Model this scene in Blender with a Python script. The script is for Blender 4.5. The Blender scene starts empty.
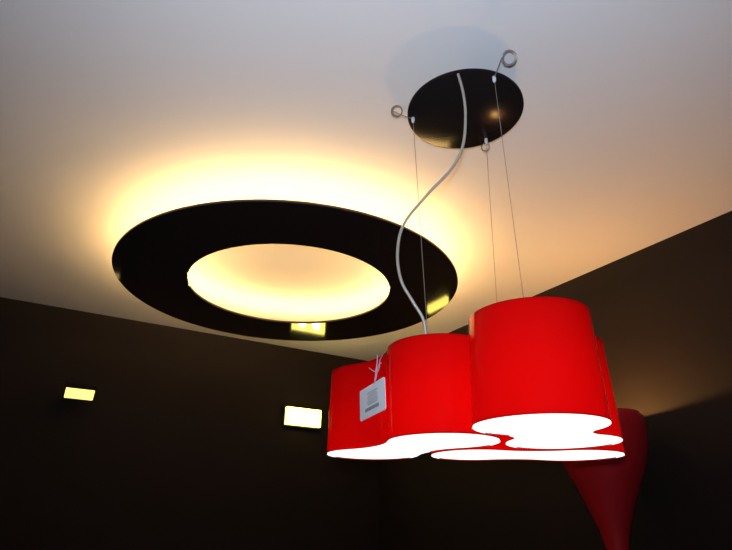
import bpy, bmesh, math
import numpy as np
from mathutils import Vector, Matrix

S = 1.3            # ceiling height above the camera (m)
CAM_Z = 1.5
T = 0.5303         # rotation of the room about the camera's heading
E1 = Vector((math.cos(T), math.sin(T), 0)); E2 = Vector((-math.sin(T), math.cos(T), 0))
U0, U1, V0, V1 = -4.6, 1.8954 * S, -3.2, 3.052 * S
CEIL = CAM_Z + S
Z0 = 0.152         # height of the shade bottoms above the camera, in units of S

def P(x, y, z): return Vector((x * S, y * S, CAM_Z + z * S))
def Q(x, y, z): return P(x * Z0, y * Z0, z * Z0)
def W(u, v, z): return E1 * u + E2 * v + Vector((0, 0, z))

sc = bpy.context.scene
col = sc.collection

# ---------------------------------------------------------------- materials
def mat(name, color, rough=0.5, metal=0.0, spec=0.5, emit=None, strength=0.0, noise=None, coat=0.0, bump=0.0):
    m = bpy.data.materials.new(name); m.use_nodes = True
    nt = m.node_tree; b = nt.nodes['Principled BSDF']
    b.inputs['Base Color'].default_value = (*color, 1)
    b.inputs['Roughness'].default_value = rough
    b.inputs['Metallic'].default_value = metal
    b.inputs['Specular IOR Level'].default_value = spec
    b.inputs['Coat Weight'].default_value = coat
    b.inputs['Coat Roughness'].default_value = 0.08
    if emit:
        b.inputs['Emission Color'].default_value = (*emit, 1)
        b.inputs['Emission Strength'].default_value = strength
    if noise or bump:
        tc = nt.nodes.new('ShaderNodeTexCoord'); n = nt.nodes.new('ShaderNodeTexNoise')
        n.inputs['Scale'].default_value = noise[0] if noise else 60; n.inputs['Detail'].default_value = 5
        nt.links.new(tc.outputs['Object'], n.inputs['Vector'])
        if noise:
            mx = nt.nodes.new('ShaderNodeMixRGB'); mx.blend_type = 'MIX'
            k = noise[1]
            mx.inputs[1].default_value = (*[c * (1 - k) for c in color], 1)
            mx.inputs[2].default_value = (*[min(1, c * (1 + k)) for c in color], 1)
            nt.links.new(n.outputs['Fac'], mx.inputs[0]); nt.links.new(mx.outputs[0], b.inputs['Base Color'])
        if bump:
            bp = nt.nodes.new('ShaderNodeBump'); bp.inputs['Strength'].default_value = bump
            bp.inputs['Distance'].default_value = 0.002
            nt.links.new(n.outputs['Fac'], bp.inputs['Height']); nt.links.new(bp.outputs[0], b.inputs['Normal'])
    return m

M_ceil = mat('ceiling_paint', (0.80, 0.79, 0.79), 0.9, spec=0.1, noise=(1.5, 0.02))
M_wall = mat('dark_wall_paint', (0.016, 0.0115, 0.0100), 0.7, spec=0.12, noise=(3, 0.12), bump=0.05)
M_floor = mat('dark_floor_stone', (0.05, 0.045, 0.04), 0.5, noise=(4, 0.2))
M_black = mat('glossy_black_lacquer', (0.015, 0.011, 0.010), 0.07, spec=0.9, noise=(6, 0.1))
M_blackm = mat('satin_black_metal', (0.010, 0.009, 0.009), 0.4, noise=(30, 0.1))
M_steel = mat('brushed_steel', (0.55, 0.55, 0.56), 0.3, 0.9, noise=(80, 0.1))
M_wire = mat('steel_wire', (0.34, 0.29, 0.27), 0.4, 0.6, noise=(80, 0.1))
M_braid = mat('silver_braided_cable', (0.44, 0.39, 0.33), 0.35, 0.3, noise=(400, 0.35))
M_tube = mat('warm_ring_tube', (0.9, 0.8, 0.6), 0.5, emit=(1.0, 0.60, 0.21), strength=25, noise=(5, 0.02))
M_diff = mat('white_diffuser', (0.9, 0.9, 0.88), 0.5, emit=(1.0, 0.93, 0.86), strength=1.6, noise=(5, 0.01))
M_lid = mat('black_top_cover', (0.012, 0.006, 0.006), 0.6, noise=(5, 0.1))
M_can = mat('black_canopy_lacquer', (0.013, 0.010, 0.010), 0.20, spec=0.05, noise=(6, 0.1))
M_lens = mat('warm_spot_lens', (0.9, 0.8, 0.5), 0.3, emit=(1.0, 0.81, 0.14), strength=6, noise=(5, 0.02))
M_bulb = mat('halogen_bulb', (1, 0.9, 0.7), 0.3, emit=(1.0, 0.88, 0.5), strength=30, noise=(5, 0.02))
M_lensd = mat('dim_warm_spot_lens', (0.9, 0.8, 0.5), 0.3, emit=(1.0, 0.76, 0.22), strength=1.3, noise=(5, 0.02))
M_upbulb = mat('uplight_bulb', (1, 0.9, 0.7), 0.3, emit=(1.0, 0.54, 0.15), strength=2500, noise=(5, 0.02))
M_tag = mat('tag_card', (0.90, 0.92, 0.95), 0.6, emit=None, noise=(30, 0.04))
M_print = mat('tag_grey_print', (0.30, 0.31, 0.34), 0.7, noise=(30, 0.05))
M_bar = mat('tag_barcode_ink', (0.05, 0.05, 0.06), 0.7, noise=(30, 0.05))
M_string = mat('white_tag_string', (0.55, 0.42, 0.48), 0.6, noise=(60, 0.1))
M_grip = mat('white_gripper', (0.75, 0.76, 0.8), 0.3, noise=(60, 0.05))

def red_shade(name, col3, tcol, fac):
    m = bpy.data.materials.new(name); m.use_nodes = True
    nt = m.node_tree; nt.nodes.clear(); N = nt.nodes.new; L = nt.links.new
    out = N('ShaderNodeOutputMaterial')
    tc = N('ShaderNodeTexCoord'); n = N('ShaderNodeTexNoise'); n.inputs['Scale'].default_value = 8
    L(tc.outputs['Object'], n.inputs['Vector'])
    mx = N('ShaderNodeMixRGB'); mx.inputs[1].default_value = (*[c * .94 for c in col3], 1); mx.inputs[2].default_value = (*col3, 1)
    L(n.outputs['Fac'], mx.inputs[0])
    d = N('ShaderNodeBsdfDiffuse'); L(mx.outputs[0], d.inputs['Color'])
    t = N('ShaderNodeBsdfTranslucent'); t.inputs['Color'].default_value = (*tcol, 1)
    m1 = N('ShaderNodeMixShader'); m1.inputs[0].default_value = fac
    L(d.outputs[0], m1.inputs[1]); L(t.outputs[0], m1.inputs[2])
    g = N('ShaderNodeBsdfGlossy'); g.inputs['Roughness'].default_value = 0.12; g.inputs['Color'].default_value = (1, 1, 1, 1)
    f = N('ShaderNodeFresnel'); f.inputs['IOR'].default_value = 1.22
    m2 = N('ShaderNodeMixShader'); L(f.outputs[0], m2.inputs[0]); L(m1.outputs[0], m2.inputs[1]); L(g.outputs[0], m2.inputs[2])
    L(m2.outputs[0], out.inputs['Surface'])
    return m
M_red = red_shade('red_translucent_shade', (0.40, 0.002, 0.002), (0.9, 0.001, 0.001), 0.30)
M_dred = mat('dark_red_lacquer', (0.34, 0.008, 0.012), 0.35, spec=0.4, noise=(6, 0.06))

def glass():  # pane material of the unseen window added for daylight
    m = bpy.data.materials.new('added_window_glass'); m.use_nodes = True
    nt = m.node_tree; nt.nodes.clear(); N = nt.nodes.new
    o = N('ShaderNodeOutputMaterial'); t = N('ShaderNodeBsdfTransparent'); g = N('ShaderNodeBsdfGlossy'); g.inputs['Roughness'].default_value = .02
    x = N('ShaderNodeMixShader'); x.inputs[0].default_value = .06
    nt.links.new(t.outputs[0], x.inputs[1]); nt.links.new(g.outputs[0], x.inputs[2]); nt.links.new(x.outputs[0], o.inputs[0])
    return m
M_glass = glass()

# ---------------------------------------------------------------- helpers
def obj(name, bm, m, parent=None, smooth=True, sharp=40):
    me = bpy.data.meshes.new(name)
    bmesh.ops.recalc_face_normals(bm, faces=bm.faces)
    if smooth:
        for f in bm.faces: f.smooth = True
        for e in bm.edges:
            if len(e.link_faces) == 2 and e.calc_face_angle(0) > math.radians(sharp): e.smooth = False
    bm.to_mesh(me); bm.free()
    o = bpy.data.objects.new(name, me); col.objects.link(o)
    me.materials.append(m)
    if parent: o.parent = parent
    return o
def empty(name, label, cat, loc, group=None):
    o = bpy.data.objects.new(name, None); col.objects.link(o); o.location = loc
    o.empty_display_size = 0.05
    o['label'] = label; o['category'] = cat
    if group: o['group'] = group
    return o
def box(bm, c, h, M=None):
    vs = []
    for sx in (-1, 1):
        for sy in (-1, 1):
            for sz in (-1, 1):
                v = Vector((c[0] + sx * h[0], c[1] + sy * h[1], c[2] + sz * h[2]))
                vs.append(bm.verts.new(M @ v if M else v))
    for f in ((0, 1, 3, 2), (4, 6, 7, 5), (0, 4, 5, 1), (2, 3, 7, 6), (0, 2, 6, 4), (1, 5, 7, 3)):
        bm.faces.new([vs[i] for i in f])
def tube(bm, pts, r, seg=10, closed=False):
    pts = [Vector(p) for p in pts]; n = len(pts); rings = []
    up = None
    for i, p in enumerate(pts):
        a = pts[(i - 1) % n] if (closed or i > 0) else p
        b = pts[(i + 1) % n] if (closed or i < n - 1) else p
        t = (b - a).normalized()
        if up is None:
            up = t.orthogonal().normalized()
        up = (up - t * up.dot(t)).normalized(); s = t.cross(up)
        rr = r[i] if isinstance(r, (list, tuple)) else r
        rings.append([bm.verts.new(p + (up * math.cos(k * 2 * math.pi / seg) + s * math.sin(k * 2 * math.pi / seg)) * rr) for k in range(seg)])
    m = n if closed else n - 1
    for i in range(m):
        A, B = rings[i], rings[(i + 1) % n]
        off = 0
        if closed and i == n - 1:
            off = min(range(seg), key=lambda o: (A[0].co - B[o].co).length)
        for k in range(seg):
            bm.faces.new((A[k], A[(k + 1) % seg], B[(k + 1 + off) % seg], B[(k + off) % seg]))
    if not closed:
        bm.faces.new(rings[0][::-1]); bm.faces.new(rings[-1])
def lathe(bm, prof, c=(0, 0, 0), seg=96, loop=False):
    rings = []
    for (r, z) in prof:
        if r < 1e-6: rings.append([bm.verts.new((c[0], c[1], c[2] + z))])
        else: rings.append([bm.verts.new((c[0] + r * math.cos(2 * math.pi * k / seg), c[1] + r * math.sin(2 * math.pi * k / seg), c[2] + z)) for k in range(seg)])
    L = len(rings)
    for i in range(L if loop else L - 1):
        A, B = rings[i], rings[(i + 1) % L]
        for k in range(seg):
            k2 = (k + 1) % seg
            if len(A) == 1 and len(B) == 1: continue
            if len(A) == 1: bm.faces.new((A[0], B[k2], B[k]))
            elif len(B) == 1: bm.faces.new((A[k], A[k2], B[0]))
            else: bm.faces.new((A[k], A[k2], B[k2], B[k]))
def catmull(pts, n=10):
    pts = [Vector(p) for p in pts]; out = []
    e = [pts[0] * 2 - pts[1]] + pts + [pts[-1] * 2 - pts[-2]]
    for i in range(1, len(e) - 2):
        a, b, c, d = e[i - 1:i + 3]
        for k in range(n):
            t = k / n
            out.append(0.5 * ((2 * b) + (c - a) * t + (2 * a - 5 * b + 4 * c - d) * t * t + (3 * b - a - 3 * c + d) * t ** 3))
    out.append(pts[-1]); return out

# ---------------------------------------------------------------- camera
cam = bpy.data.cameras.new('camera'); co = bpy.data.objects.new('camera', cam); col.objects.link(co)
cam.sensor_width = 36; cam.sensor_fit = 'HORIZONTAL'; cam.lens = 557 / 732 * 36; cam.clip_start = 0.02
pi_, ro = math.radians(24.5), math.radians(0.7)
f = Vector((0, math.cos(pi_), math.sin(pi_))); u0 = Vector((0, -math.sin(pi_), math.cos(pi_))); r0 = Vector((1, 0, 0))
a = r0 * math.cos(ro) + u0 * math.sin(ro); b = -r0 * math.sin(ro) + u0 * math.cos(ro)
Mx = Matrix((( a.x, b.x, -f.x, 0), (a.y, b.y, -f.y, 0), (a.z, b.z, -f.z, CAM_Z), (0, 0, 0, 1)))
co.matrix_world = Mx
sc.camera = co
CA, CB, CF = a, b, f
def ray(px, py): return (CA * (px - 366) - CB * (py - 275) + CF * 557) / 557
def at_z(px, py, z):                     # the point seen at a pixel, at height z (world)
    d = ray(px, py); k = (z - CAM_Z) / d.z
    return Vector((0, 0, CAM_Z)) + d * k
def at_n(px, py, n, c):                  # the point seen at a pixel on the vertical plane n.x = c
    d = ray(px, py); return Vector((0, 0, CAM_Z)) + d * (c / d.dot(n))

# ---------------------------------------------------------------- the room
def slab(name, pts, m):
    bm = bmesh.new(); box_pts = [bm.verts.new(p) for p in pts]
    for q in ((0, 1, 2, 3), (7, 6, 5, 4), (0, 4, 5, 1), (1, 5, 6, 2), (2, 6, 7, 3), (3, 7, 4, 0)):
        bm.faces.new([box_pts[i] for i in q])
    o = obj(name, bm, m, smooth=False); o['kind'] = 'structure'; return o
def rslab(name, u0, u1, v0, v1, z0, z1, m):
    return slab(name, [W(u0, v0, z0), W(u1, v0, z0), W(u1, v1, z0), W(u0, v1, z0), W(u0, v0, z1), W(u1, v0, z1), W(u1, v1, z1), W(u0, v1, z1)], m)
th = 0.12
rslab('floor', U0 - th, U1 + th, V0 - th, V1 + th, -0.1, 0.0, M_floor)
rslab('ceiling', U0 - th, U1 + th, V0 - th, V1 + th, CEIL, CEIL + 0.1, M_ceil)
rslab('wall_back', U0 - th, U1 + th, V1, V1 + th, 0, CEIL, M_wall)
rslab('wall_right', U1, U1 + th, V0, V1, 0, CEIL, M_wall)
rslab('wall_left', U0 - th, U0, V0, V1, 0, CEIL, M_wall)
# front wall behind the camera with an unseen window, added to let in faint daylight
wu0, wu1, wz0, wz1 = -3.2, 1.2, 0.5, 2.4
bm = bmesh.new()
def addbox(bm, u0, u1, v0, v1, z0, z1):
    vs = [bm.verts.new(p) for p in (W(u0, v0, z0), W(u1, v0, z0), W(u1, v1, z0), W(u0, v1, z0), W(u0, v0, z1), W(u1, v0, z1), W(u1, v1, z1), W(u0, v1, z1))]
    for q in ((0, 1, 2, 3), (7, 6, 5, 4), (0, 4, 5, 1), (1, 5, 6, 2), (2, 6, 7, 3), (3, 7, 4, 0)): bm.faces.new([vs[i] for i in q])
addbox(bm, U0 - th, wu0, V0 - th, V0, 0, CEIL); addbox(bm, wu1, U1 + th, V0 - th, V0, 0, CEIL)
addbox(bm, wu0, wu1, V0 - th, V0, 0, wz0); addbox(bm, wu0, wu1, V0 - th, V0, wz1, CEIL)
o = obj('wall_front', bm, M_wall, smooth=False); o['kind'] = 'structure'
bm = bmesh.new(); addbox(bm, wu0, wu1, V0 - .065, V0 - .055, wz0, wz1)
win = obj('added_window', bm, M_glass, smooth=False); win['kind'] = 'structure'  # added window, out of view, there for its daylight
bm = bmesh.new()
for k in range(4):
    uu = wu0 + (wu1 - wu0) * k / 3; uu = min(max(uu, wu0 + .03), wu1 - .03)
    addbox(bm, uu - .03, uu + .03, V0 - .09, V0 - .03, wz0, wz1)
addbox(bm, wu0, wu1, V0 - .09, V0 - .03, wz0, wz0 + .06); addbox(bm, wu0, wu1, V0 - .09, V0 - .03, wz1 - .06, wz1)
fr = obj('added_window_frame', bm, M_blackm, win, smooth=False)

# ---------------------------------------------------------------- suspended ring light
HR = 0.87
rc = P(-0.3483 * HR, 2.375 * HR, HR); R_o, R_i = 0.7655 * HR * S, 0.4576 * HR * S
ring = empty('ceiling_ring_light', 'large black glossy ring panel hung under the ceiling with warm cove light around it', 'ceiling light', rc)
bm = bmesh.new(); h = 0.012
lathe(bm, [(R_i + .003, 0), (R_o - .003, 0), (R_o, .003), (R_o, h), (R_i, h), (R_i, .003)], seg=160, loop=True)
obj('ring_panel', bm, M_black, ring)
bm = bmesh.new(); rt = (R_o + R_i) / 2
for rr in (rt + .09, rt - .06):
    tube(bm, [(rr * math.cos(k * 2 * math.pi / 96), rr * math.sin(k * 2 * math.pi / 96), h + .018) for k in range(96)], .014, 10, True)
obj('light_tube', bm, M_tube, ring)
for k in range(4):
    an = math.radians(45 + 90 * k); x, y = (rt) * math.cos(an), (rt) * math.sin(an)
    bm = bmesh.new(); tube(bm, [(x, y, h), (x, y, (1 - HR) * S)], .0012, 8)
    obj('hanging_rod', bm, M_blackm, ring)

# ---------------------------------------------------------------- cloud-shaped red pendant
HC = 0.95
cc = P(.2556 * HC, 1.1600 * HC, HC); R_c = 0.151 * HC * S
lamp = empty('pendant_lamp', 'red pendant lamp of three peanut-shaped shades hung on wires from a round black canopy', 'pendant lamp', (cc.x, cc.y, CEIL))
lo = Vector(lamp.location)
bm = bmesh.new(); zc = HC * S + CAM_Z - CEIL
lathe(bm, [(0, zc), (R_c - .004, zc), (R_c, zc + .003), (R_c, zc + .010), (R_c - .004, zc + .013), (0, zc + .013)], seg=96)
canopy = obj('canopy', bm, M_can, lamp)
bm = bmesh.new(); lathe(bm, [(0, zc + .013), (.042, zc + .013), (.042, 0), (0, 0)], seg=48)
obj('ceiling_mount', bm, M_blackm, canopy)

def peanut(A, B, rA, rB, w, n=40):
    """closed outline round two lobes joined by a soft waist"""
    A = Vector(A); B = Vector(B); ax = (B - A); D = ax.length; ax.normalize(); nx = Vector((-ax.y, ax.x))
    pts = []
    def fil(side):
        # fillet circle centre at (x, side*y): distance rA+q from A, rB+q from B, y-q = w
        best = None
        lo_, hi_ = 0.02, 60
        def fx(q):
            x = (D * D + (rA + q) ** 2 - (rB + q) ** 2) / (2 * D)
            y2 = (rA + q) ** 2 - x * x
            return x, math.sqrt(max(y2, 0)) - q - w
        for _ in range(80):
            q = (lo_ * hi_) ** .5
            if fx(q)[1] < 0: lo_ = q
            else: hi_ = q
        x, _e = fx(q); return x, q, q + w
    x, q, y = fil(1)
    # start angles: tangent points
    tA = math.atan2(y, x); tB = math.atan2(y, x - D)
    loc = []
    for k in range(n + 1):                      # lobe A, from +tA round the far side to -tA
        t = tA + (2 * math.pi - 2 * tA) * k / n; loc.append((rA * math.cos(t), rA * math.sin(t)))
    s0 = math.atan2(y, -x); s1 = math.atan2(y, D - x)   # lower fillet, centre (x,-y)
    for k in range(1, 20):
        t = s0 + (s1 - s0) * k / 20; loc.append((x + q * math.cos(t), -y + q * math.sin(t)))
    for k in range(n + 1):
        t = -tB + 2 * tB * k / n; loc.append((D + rB * math.cos(t), rB * math.sin(t)))
    for k in range(1, 20):
        t = s1 + (s0 - s1) * k / 20; loc.append((x + q * math.cos(t), y - q * math.sin(t)))
    return [A + ax * lx + nx * ly for lx, ly in loc]

ZT, ZB = 2.205, 1.0
def make_shade(A, B, rA, rB, w, taper, zt=ZT, zb=ZB, k=(1, 1)):
    kw = k
    out = peanut(A, B, rA, rB, w); c = (Vector(A) + Vector(B)) / 2
    rows = 14; bm = bmesh.new(); prev = None; allr = []
    for j in range(rows + 1):
        t = j / rows; z = zb + (zt - zb) * t; s = 1 - (1 - taper) * t
        q = [c + (p - c) * s for p in out]
        allr.append([bm.verts.new(Q(p.x, p.y, z) - lo) for p in q])
    n = len(out)
    for A_, B_ in zip(allr, allr[1:]):
        for k in range(n): bm.faces.new((A_[k], A_[(k + 1) % n], B_[(k + 1) % n], B_[k]))
    sh = obj('shade', bm, M_red, lamp)
    def plate(z0, z1, sc_, name, m):
        bm = bmesh.new(); rr = []
        for z in (z0, z1):
            tt = (z - zb) / (zt - zb); s = 1 - (1 - taper) * tt
            rr.append([bm.verts.new(Q(c.x + (p.x - c.x) * s * sc_, c.y + (p.y - c.y) * s * sc_, z) - lo) for p in out])
        bm.faces.new(rr[0]); bm.faces.new(rr[1][::-1])
        for k in range(n): bm.faces.new((rr[0][k], rr[0][(k + 1) % n], rr[1][(k + 1) % n], rr[1][k]))
        return obj(name, bm, m, sh, smooth=False)
    plate(zb + .012, zb + .030, .99, 'diffuser', M_diff)
    plate(zt - .045, zt - .03, .985, 'top_cover', M_lid)
    for (c2, r2) in ((A, kw[0]), (B, kw[1])):
        l = bpy.data.lights.new('bulb_light', 'POINT'); l.energy = LAMP_W * r2; l.color = (1.0, .75, .5); l.shadow_soft_size = .03
        lob = bpy.data.objects.new('bulb_light', l); col.objects.link(lob); lob.location = Q(c2[0], c2[1], zb + .50)
    return sh
LAMP_W = 0.6
s1 = make_shade((.995, 7.20), (0.13, 8.61), .70, .68, .47, .975, k=(1, .4))
s2 = make_shade((1.84, 5.96), (2.46, 7.12), .70, .69, .44, .955, k=(.6, .8))
s3 = make_shade((1.65, 8.55), (3.08, 8.48), .66, .68, .52, .96, k=(.7, .7))
for s_, t_ in ((s1, 'left shade, with the price tag, lit white underneath'), (s2, 'nearest shade, widest in view'), (s3, 'rear shade, mostly hidden')): s_['label'] = t_

# wires, grippers, excess-wire coils
zcan = HC * S + CAM_Z
grips = [((413, 118), (397, 111)), ((494, 77), (509, 58)), ((486, 139), (485, 147))]
tops = [Q(.87, 7.35, ZT - .03), Q(1.95, 6.35, ZT - .03), Q(2.1, 8.4, ZT - .03)]
for i, ((g, cl), tp) in enumerate(zip(grips, tops)):
    p = at_z(g[0], g[1], zcan) - lo; e = tp - lo
    bm = bmesh.new(); tube(bm, [p, e], .0008, 6); w_ = obj('suspension_wire', bm, M_wire, lamp)
    bm = bmesh.new(); tube(bm, [p + Vector((0, 0, .0)), p + Vector((0, 0, -.012)), p + Vector((0, 0, -.02))], [.0055, .0055, .003], 14)
    obj('wire_gripper', bm, M_grip, w_)
    bm = bmesh.new(); tube(bm, [e, e + Vector((0, 0, .014)), e + Vector((0, 0, .03))], [.007, .007, .003], 14)
    obj('wire_anchor', bm, M_grip, w_)
    # coil: loops facing the room
    c2 = at_z(cl[0], cl[1], zcan + (.0 if i < 2 else -.002)) - lo
    Rr = (.0165, .0195, .013)[i]
    n = Vector((0.05, -0.75, -0.65)).normalized(); ux = n.cross(Vector((0, 0, 1))).normalized(); uy = ux.cross(n)
    pts = []
    for k in range(0, 3 * 28 + 1):
        t = k / 28 * 2 * math.pi; rr = Rr * (1 + .11 * math.sin(t * .37 + i)); 
        pts.append(c2 + ux * rr * math.cos(t) + uy * rr * math.sin(t) + n * (k / 84 * .004) + ux * .0012 * math.sin(t / 3))
    lead = [p + Vector((0, 0, -.004)), (p + pts[0]) / 2 + Vector((0, 0, -.004))]
    bm = bmesh.new(); tube(bm, lead + pts, .0014, 6); obj('wire_coil', bm, M_wire, w_)

# silver power cable
zt = CAM_Z + (ZT - .03) * Z0 * S
px = [(458, 74), (463, 92), (465.5, 115), (463, 145), (452, 168), (427, 195), (404, 224), (397.5, 252), (401, 280), (413, 302), (423, 319), (426, 338), (427, 348)]
ys = [zcan]; top3 = at_z(458, 74, zcan); bot3 = Q(1.12, 7.3, ZT - .03)
pts = []
for i, (x, y) in enumerate(px):
    t = (y - 74) / (348 - 74)
    dcam = ((top3 - Vector((0, 0, CAM_Z))).dot(CF)) * (1 - t) + ((bot3 - Vector((0, 0, CAM_Z))).dot(CF)) * t
    pts.append(Vector((0, 0, CAM_Z)) + ray(x, y) * dcam - lo)
pts[0] = top3 - lo; pts[-1].z = min(pts[-1].z, zt - lo.z)
bm = bmesh.new(); tube(bm, catmull(pts, 10), .0042, 12)
cab = obj('power_cable', bm, M_braid, lamp); cab['label'] = 'silver braided power cable'

# ---------------------------------------------------------------- price tag
tc = [at_z(0, 0, CAM_Z)] if 0 else None
tn0 = Q(.02, 7.78, 1); tn1 = Q(.33, 7.06, 1)
dirv = (tn1 - tn0).normalized(); nrm = Vector((dirv.y, -dirv.x, 0)).normalized()
if nrm.y > 0: nrm = -nrm
cpl = nrm.dot(tn0) + .010
Kc = [at_n(x, y, nrm, cpl) for x, y in ((360, 391.5), (385, 376.5), (386, 409), (360.8, 422))]
tag = empty('price_tag', 'white square price tag with a barcode tied to the red shade on strings', 'price tag', sum(Kc, Vector()) / 4)
tl = Vector(tag.location)
Wd = ((Kc[1] - Kc[0]).length + (Kc[2] - Kc[3]).length) / 2; Ht = ((Kc[0] - Kc[3]).length + (Kc[1] - Kc[2]).length) / 2
tx = dirv if (Kc[1] - Kc[0]).dot(dirv) > 0 else -dirv
up = ((Kc[0] - Kc[3]) + (Kc[1] - Kc[2])).normalized(); tx = ((Kc[1] - Kc[0]) + (Kc[2] - Kc[3])).normalized()
tx = (tx - up * tx.dot(up) * .0)
def tp_(x, y, d=0): return tx * x + up * y + nrm * d
def card(bm, w, h, r, d0, d1, cx=0, cy=0):
    o = []
    for (sx, sy, a0) in ((1, 1, 0), (-1, 1, 90), (-1, -1, 180), (1, -1, 270)):
        for k in range(6 if r else 1):
            an = math.radians(a0 + 90 * k / 5) if r else 0
            o.append((cx + sx * (w / 2 - r) + (r * math.cos(an) if r else 0), cy + sy * (h / 2 - r) + (r * math.sin(an) if r else 0)))
    A = [bm.verts.new(tp_(x, y, d0)) for x, y in o]; B = [bm.verts.new(tp_(x, y, d1)) for x, y in o]
    bm.faces.new(A); bm.faces.new(B[::-1])
    for k in range(len(o)): bm.faces.new((A[k], A[(k + 1) % len(o)], B[(k + 1) % len(o)], B[k]))
bm = bmesh.new(); card(bm, Wd, Ht, .007, 0, .0012); cd = obj('card', bm, M_tag, tag, smooth=False)
bm = bmesh.new()
for (yy, ww) in ((.27, .42), (.20, .30), (.13, .40), (.05, .34), (-.02, .44), (-.09, .36)):
    card(bm, Wd * ww, Ht * .026, 0, .0012, .0015, Wd * .02, Ht * yy)
pr = obj('printed_text', bm, M_print, cd, smooth=False)
bm = bmesh.new(); xx = -.27
for k, ww in enumerate((.03, .014, .022, .012, .034, .014, .02, .03, .012, .026, .014, .03, .016, .03)):
    card(bm, Wd * ww, Ht * .11, 0, .0012, .0015, Wd * (xx + ww / 2), -Ht * .24); xx += ww + .0165
obj('barcode', bm, M_bar, cd, smooth=False)
def tpt(x, y, off=.0): return at_n(x, y, nrm, cpl + off) - tl
for pl in ([(374.5, 384), (375.5, 374), (377, 364), (377.5, 355)], [(376, 372), (372.5, 370.5), (369, 368)], [(375.5, 376), (379, 368), (380, 360), (382.5, 355)], [(373.5, 385), (376, 378), (378, 366), (381, 363)]):
    bm = bmesh.new(); tube(bm, catmull([tpt(x, y, .004 * (i % 2)) for i, (x, y) in enumerate(pl)], 6), .0011, 6)
    obj('string', bm, M_string, tag)

# ---------------------------------------------------------------- twin halogen wall spotlights
def spotlight(name_label, pos, xdir, n, wd, ht, tilt, lens, bulbs=True, depth=.025, lp=.004):
    """box head on a wall bracket; pos = centre of the lens, n = outward wall normal"""
    t = empty('wall_spotlight', name_label, 'wall light', pos, 'wall spotlights')
    up = Vector((0, 0, 1)); ca, sa = math.cos(tilt), math.sin(tilt)
    fn = n * ca + up * sa; fu = up * ca - n * sa
    M = Matrix((( xdir.x, fn.x, fu.x, 0), (xdir.y, fn.y, fu.y, 0), (xdir.z, fn.z, fu.z, 0), (0, 0, 0, 1)))
    e = .008
    bm = bmesh.new()
    bx = lambda c, h_: box(bm, c, h_, M)
    bx((0, -depth, 0), (wd / 2 + e, .004, ht / 2 + e))
    for s in (-1, 1):
        bx((s * (wd / 2 + e / 2), -depth / 2 - .004, 0), (e / 2, depth / 2, ht / 2 + e))
        bx((0, -depth / 2 - .006, s * (ht / 2 + e / 2)), (wd / 2, depth / 2, e / 2))
    obj('housing', bm, M_blackm, t, smooth=False)
    bm = bmesh.new(); box(bm, (0, lp, 0), (wd / 2, .016, ht / 2), M)
    bmesh.ops.bevel(bm, geom=bm.edges[:], offset=.003, segments=2, affect='EDGES')
    ln = obj('lens', bm, lens, t, smooth=False)
    if bulbs:
        for s in (-1, 1):
            bm = bmesh.new(); bmesh.ops.create_uvsphere(bm, u_segments=20, v_segments=12, radius=ht * .33)
            for v in bm.verts:
                c = v.co.copy(); v.co = M @ Vector((c.x + s * wd * .22, c.z * .35 + .012, c.y))
            obj('bulb', bm, M_bulb, t)
    bm = bmesh.new(); back = M @ Vector((0, -depth - .004, 0))
    wd_ = BRK - 0
    tube(bm, [back, back - n * wd_], .018, 16)
    obj('bracket', bm, M_blackm, t)
    return t
nb = -E2; nr = -E1; cwl = V1; cwr = U1
OFF = .05          # lens stands this far off the wall
BRK = OFF - .025 - .006
A = at_n(303, 417.3, E2, cwl - OFF)
spotlight('bright twin-bulb wall spotlight on the dark wall, beside the left end of the red pendant', A, E1, nb, .285, .128, 0, M_lens)
B = at_n(79.3, 395.5, E2, cwl - OFF)
tiltB = math.radians(0)
OFFB = .16
BRK = .10
tB_ = spotlight('dim narrow wall spotlight at the far left of the dark wall', at_n(79.5, 394.5, E2, cwl - OFFB), E1, nb, .160, .066, math.radians(-32), M_lensd, bulbs=False, lp=-.022, depth=.055)
BRK = OFF - .025 - .006
Cz = CAM_Z + .572 * S
Cp = E1 * (cwr - OFF) + E2 * (2.345 * S); Cp.z = Cz
spotlight('wall spotlight behind the pendant, seen mirrored in the right edge of the black ring', Cp, E2, nr, .23, .060, 0, M_lens)

# ---------------------------------------------------------------- red trumpet floor lamp
lc = P(.811, 1.968, .369)
fl = empty('floor_lamp', 'dark red trumpet-shaped floor lamp shining up the right wall, behind the pendant', 'floor lamp', (lc.x, lc.y, 0))
prof = [(.138, 0), (.146, -.012), (.150, -.028), (.151, -.055), (.149, -.085), (.144, -.115), (.135, -.150), (.120, -.190), (.103, -.225), (.085, -.265), (.065, -.315), (.047, -.365), (.035, -.415), (.027, -.470), (.021, -.55), (.017, -.66)]
zr = lc.z
outer = [(r * S, zr + z * S) for r, z in prof]
inner = [(max(r * S - .006, .004), zr + z * S + (.002 if i else 0)) for i, (r, z) in enumerate(prof)][::-1]
bm = bmesh.new(); lathe(bm, outer + [(0.0, outer[-1][1] - .003)], seg=72); 
lathe(bm, [(0, inner[0][1] + .02)] + inner[1:] + [outer[0]], seg=72)
bmesh.ops.remove_doubles(bm, verts=bm.verts[:], dist=1e-5)
fsh = obj('trumpet_shade', bm, M_dred, fl, sharp=60)
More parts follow.
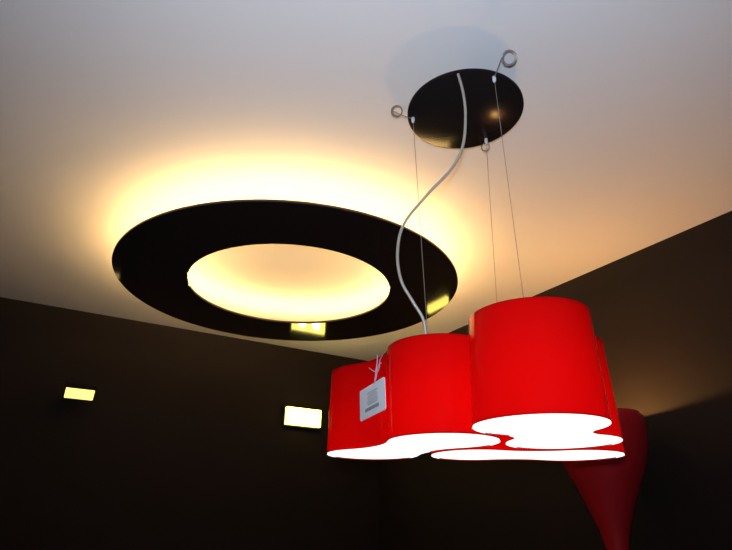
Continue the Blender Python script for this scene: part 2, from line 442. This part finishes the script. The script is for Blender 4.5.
bm = bmesh.new(); tube(bm, [(0, 0, .02), (0, 0, outer[-1][1])], .022, 20); obj('stem', bm, M_dred, fl)
bm = bmesh.new(); lathe(bm, [(0, 0), (.17, 0), (.17, .012), (.15, .022), (.03, .03), (0, .03)], seg=64); obj('base', bm, M_dred, fl)
bm = bmesh.new(); zb_ = zr - UPD if 0 else zr - .030
bmesh.ops.create_uvsphere(bm, u_segments=20, v_segments=14, radius=.014)
for v in bm.verts: v.co.z = v.co.z + zb_ - .0
obj('bulb', bm, M_upbulb, fl)
bm = bmesh.new(); tube(bm, [(0, 0, zb_ - .40), (0, 0, zb_ - .018)], .010, 12); obj('bulb_holder', bm, M_blackm, fl)

# ---------------------------------------------------------------- light
def area(name, loc, look, sx, sy, e, c):
    l = bpy.data.lights.new(name, 'AREA'); l.shape = 'RECTANGLE'; l.size = sx; l.size_y = sy; l.energy = e; l.color = c
    o = bpy.data.objects.new(name, l); col.objects.link(o); o.location = loc
    o.rotation_euler = (look - loc).to_track_quat('-Z', 'Y').to_euler(); return o
area('added_daylight_fill', W((wu0 + wu1) / 2, V0 + .05, 1.45), W((wu0 + wu1) / 2 + .6, V0 + 3.0, 2.6), 4.2, 1.8, 8, (.62, .76, 1.0))  # added fill lamp just inside the added window, faint bluish daylight

fl_ = bpy.data.lights.new('camera_flash', 'SPOT'); fl_.energy = 98; fl_.color = (.70, .82, 1.0); fl_.shadow_soft_size = .03
fl_.spot_size = math.radians(118); fl_.spot_blend = 1.0
fo = bpy.data.objects.new('camera_flash', fl_); col.objects.link(fo); fo.location = (0, -.03, CAM_Z + .07)
fo.rotation_euler = ray(400, 120).to_track_quat('-Z', 'Y').to_euler()

w = bpy.data.worlds.new('world'); sc.world = w; w.use_nodes = True
bg = w.node_tree.nodes['Background']; bg.inputs[0].default_value = (.45, .6, .9, 1); bg.inputs[1].default_value = .2

vs = sc.view_settings; vs.view_transform = 'Standard'; vs.look = 'None'; vs.exposure = 0; vs.gamma = 1; vs.use_curve_mapping = False
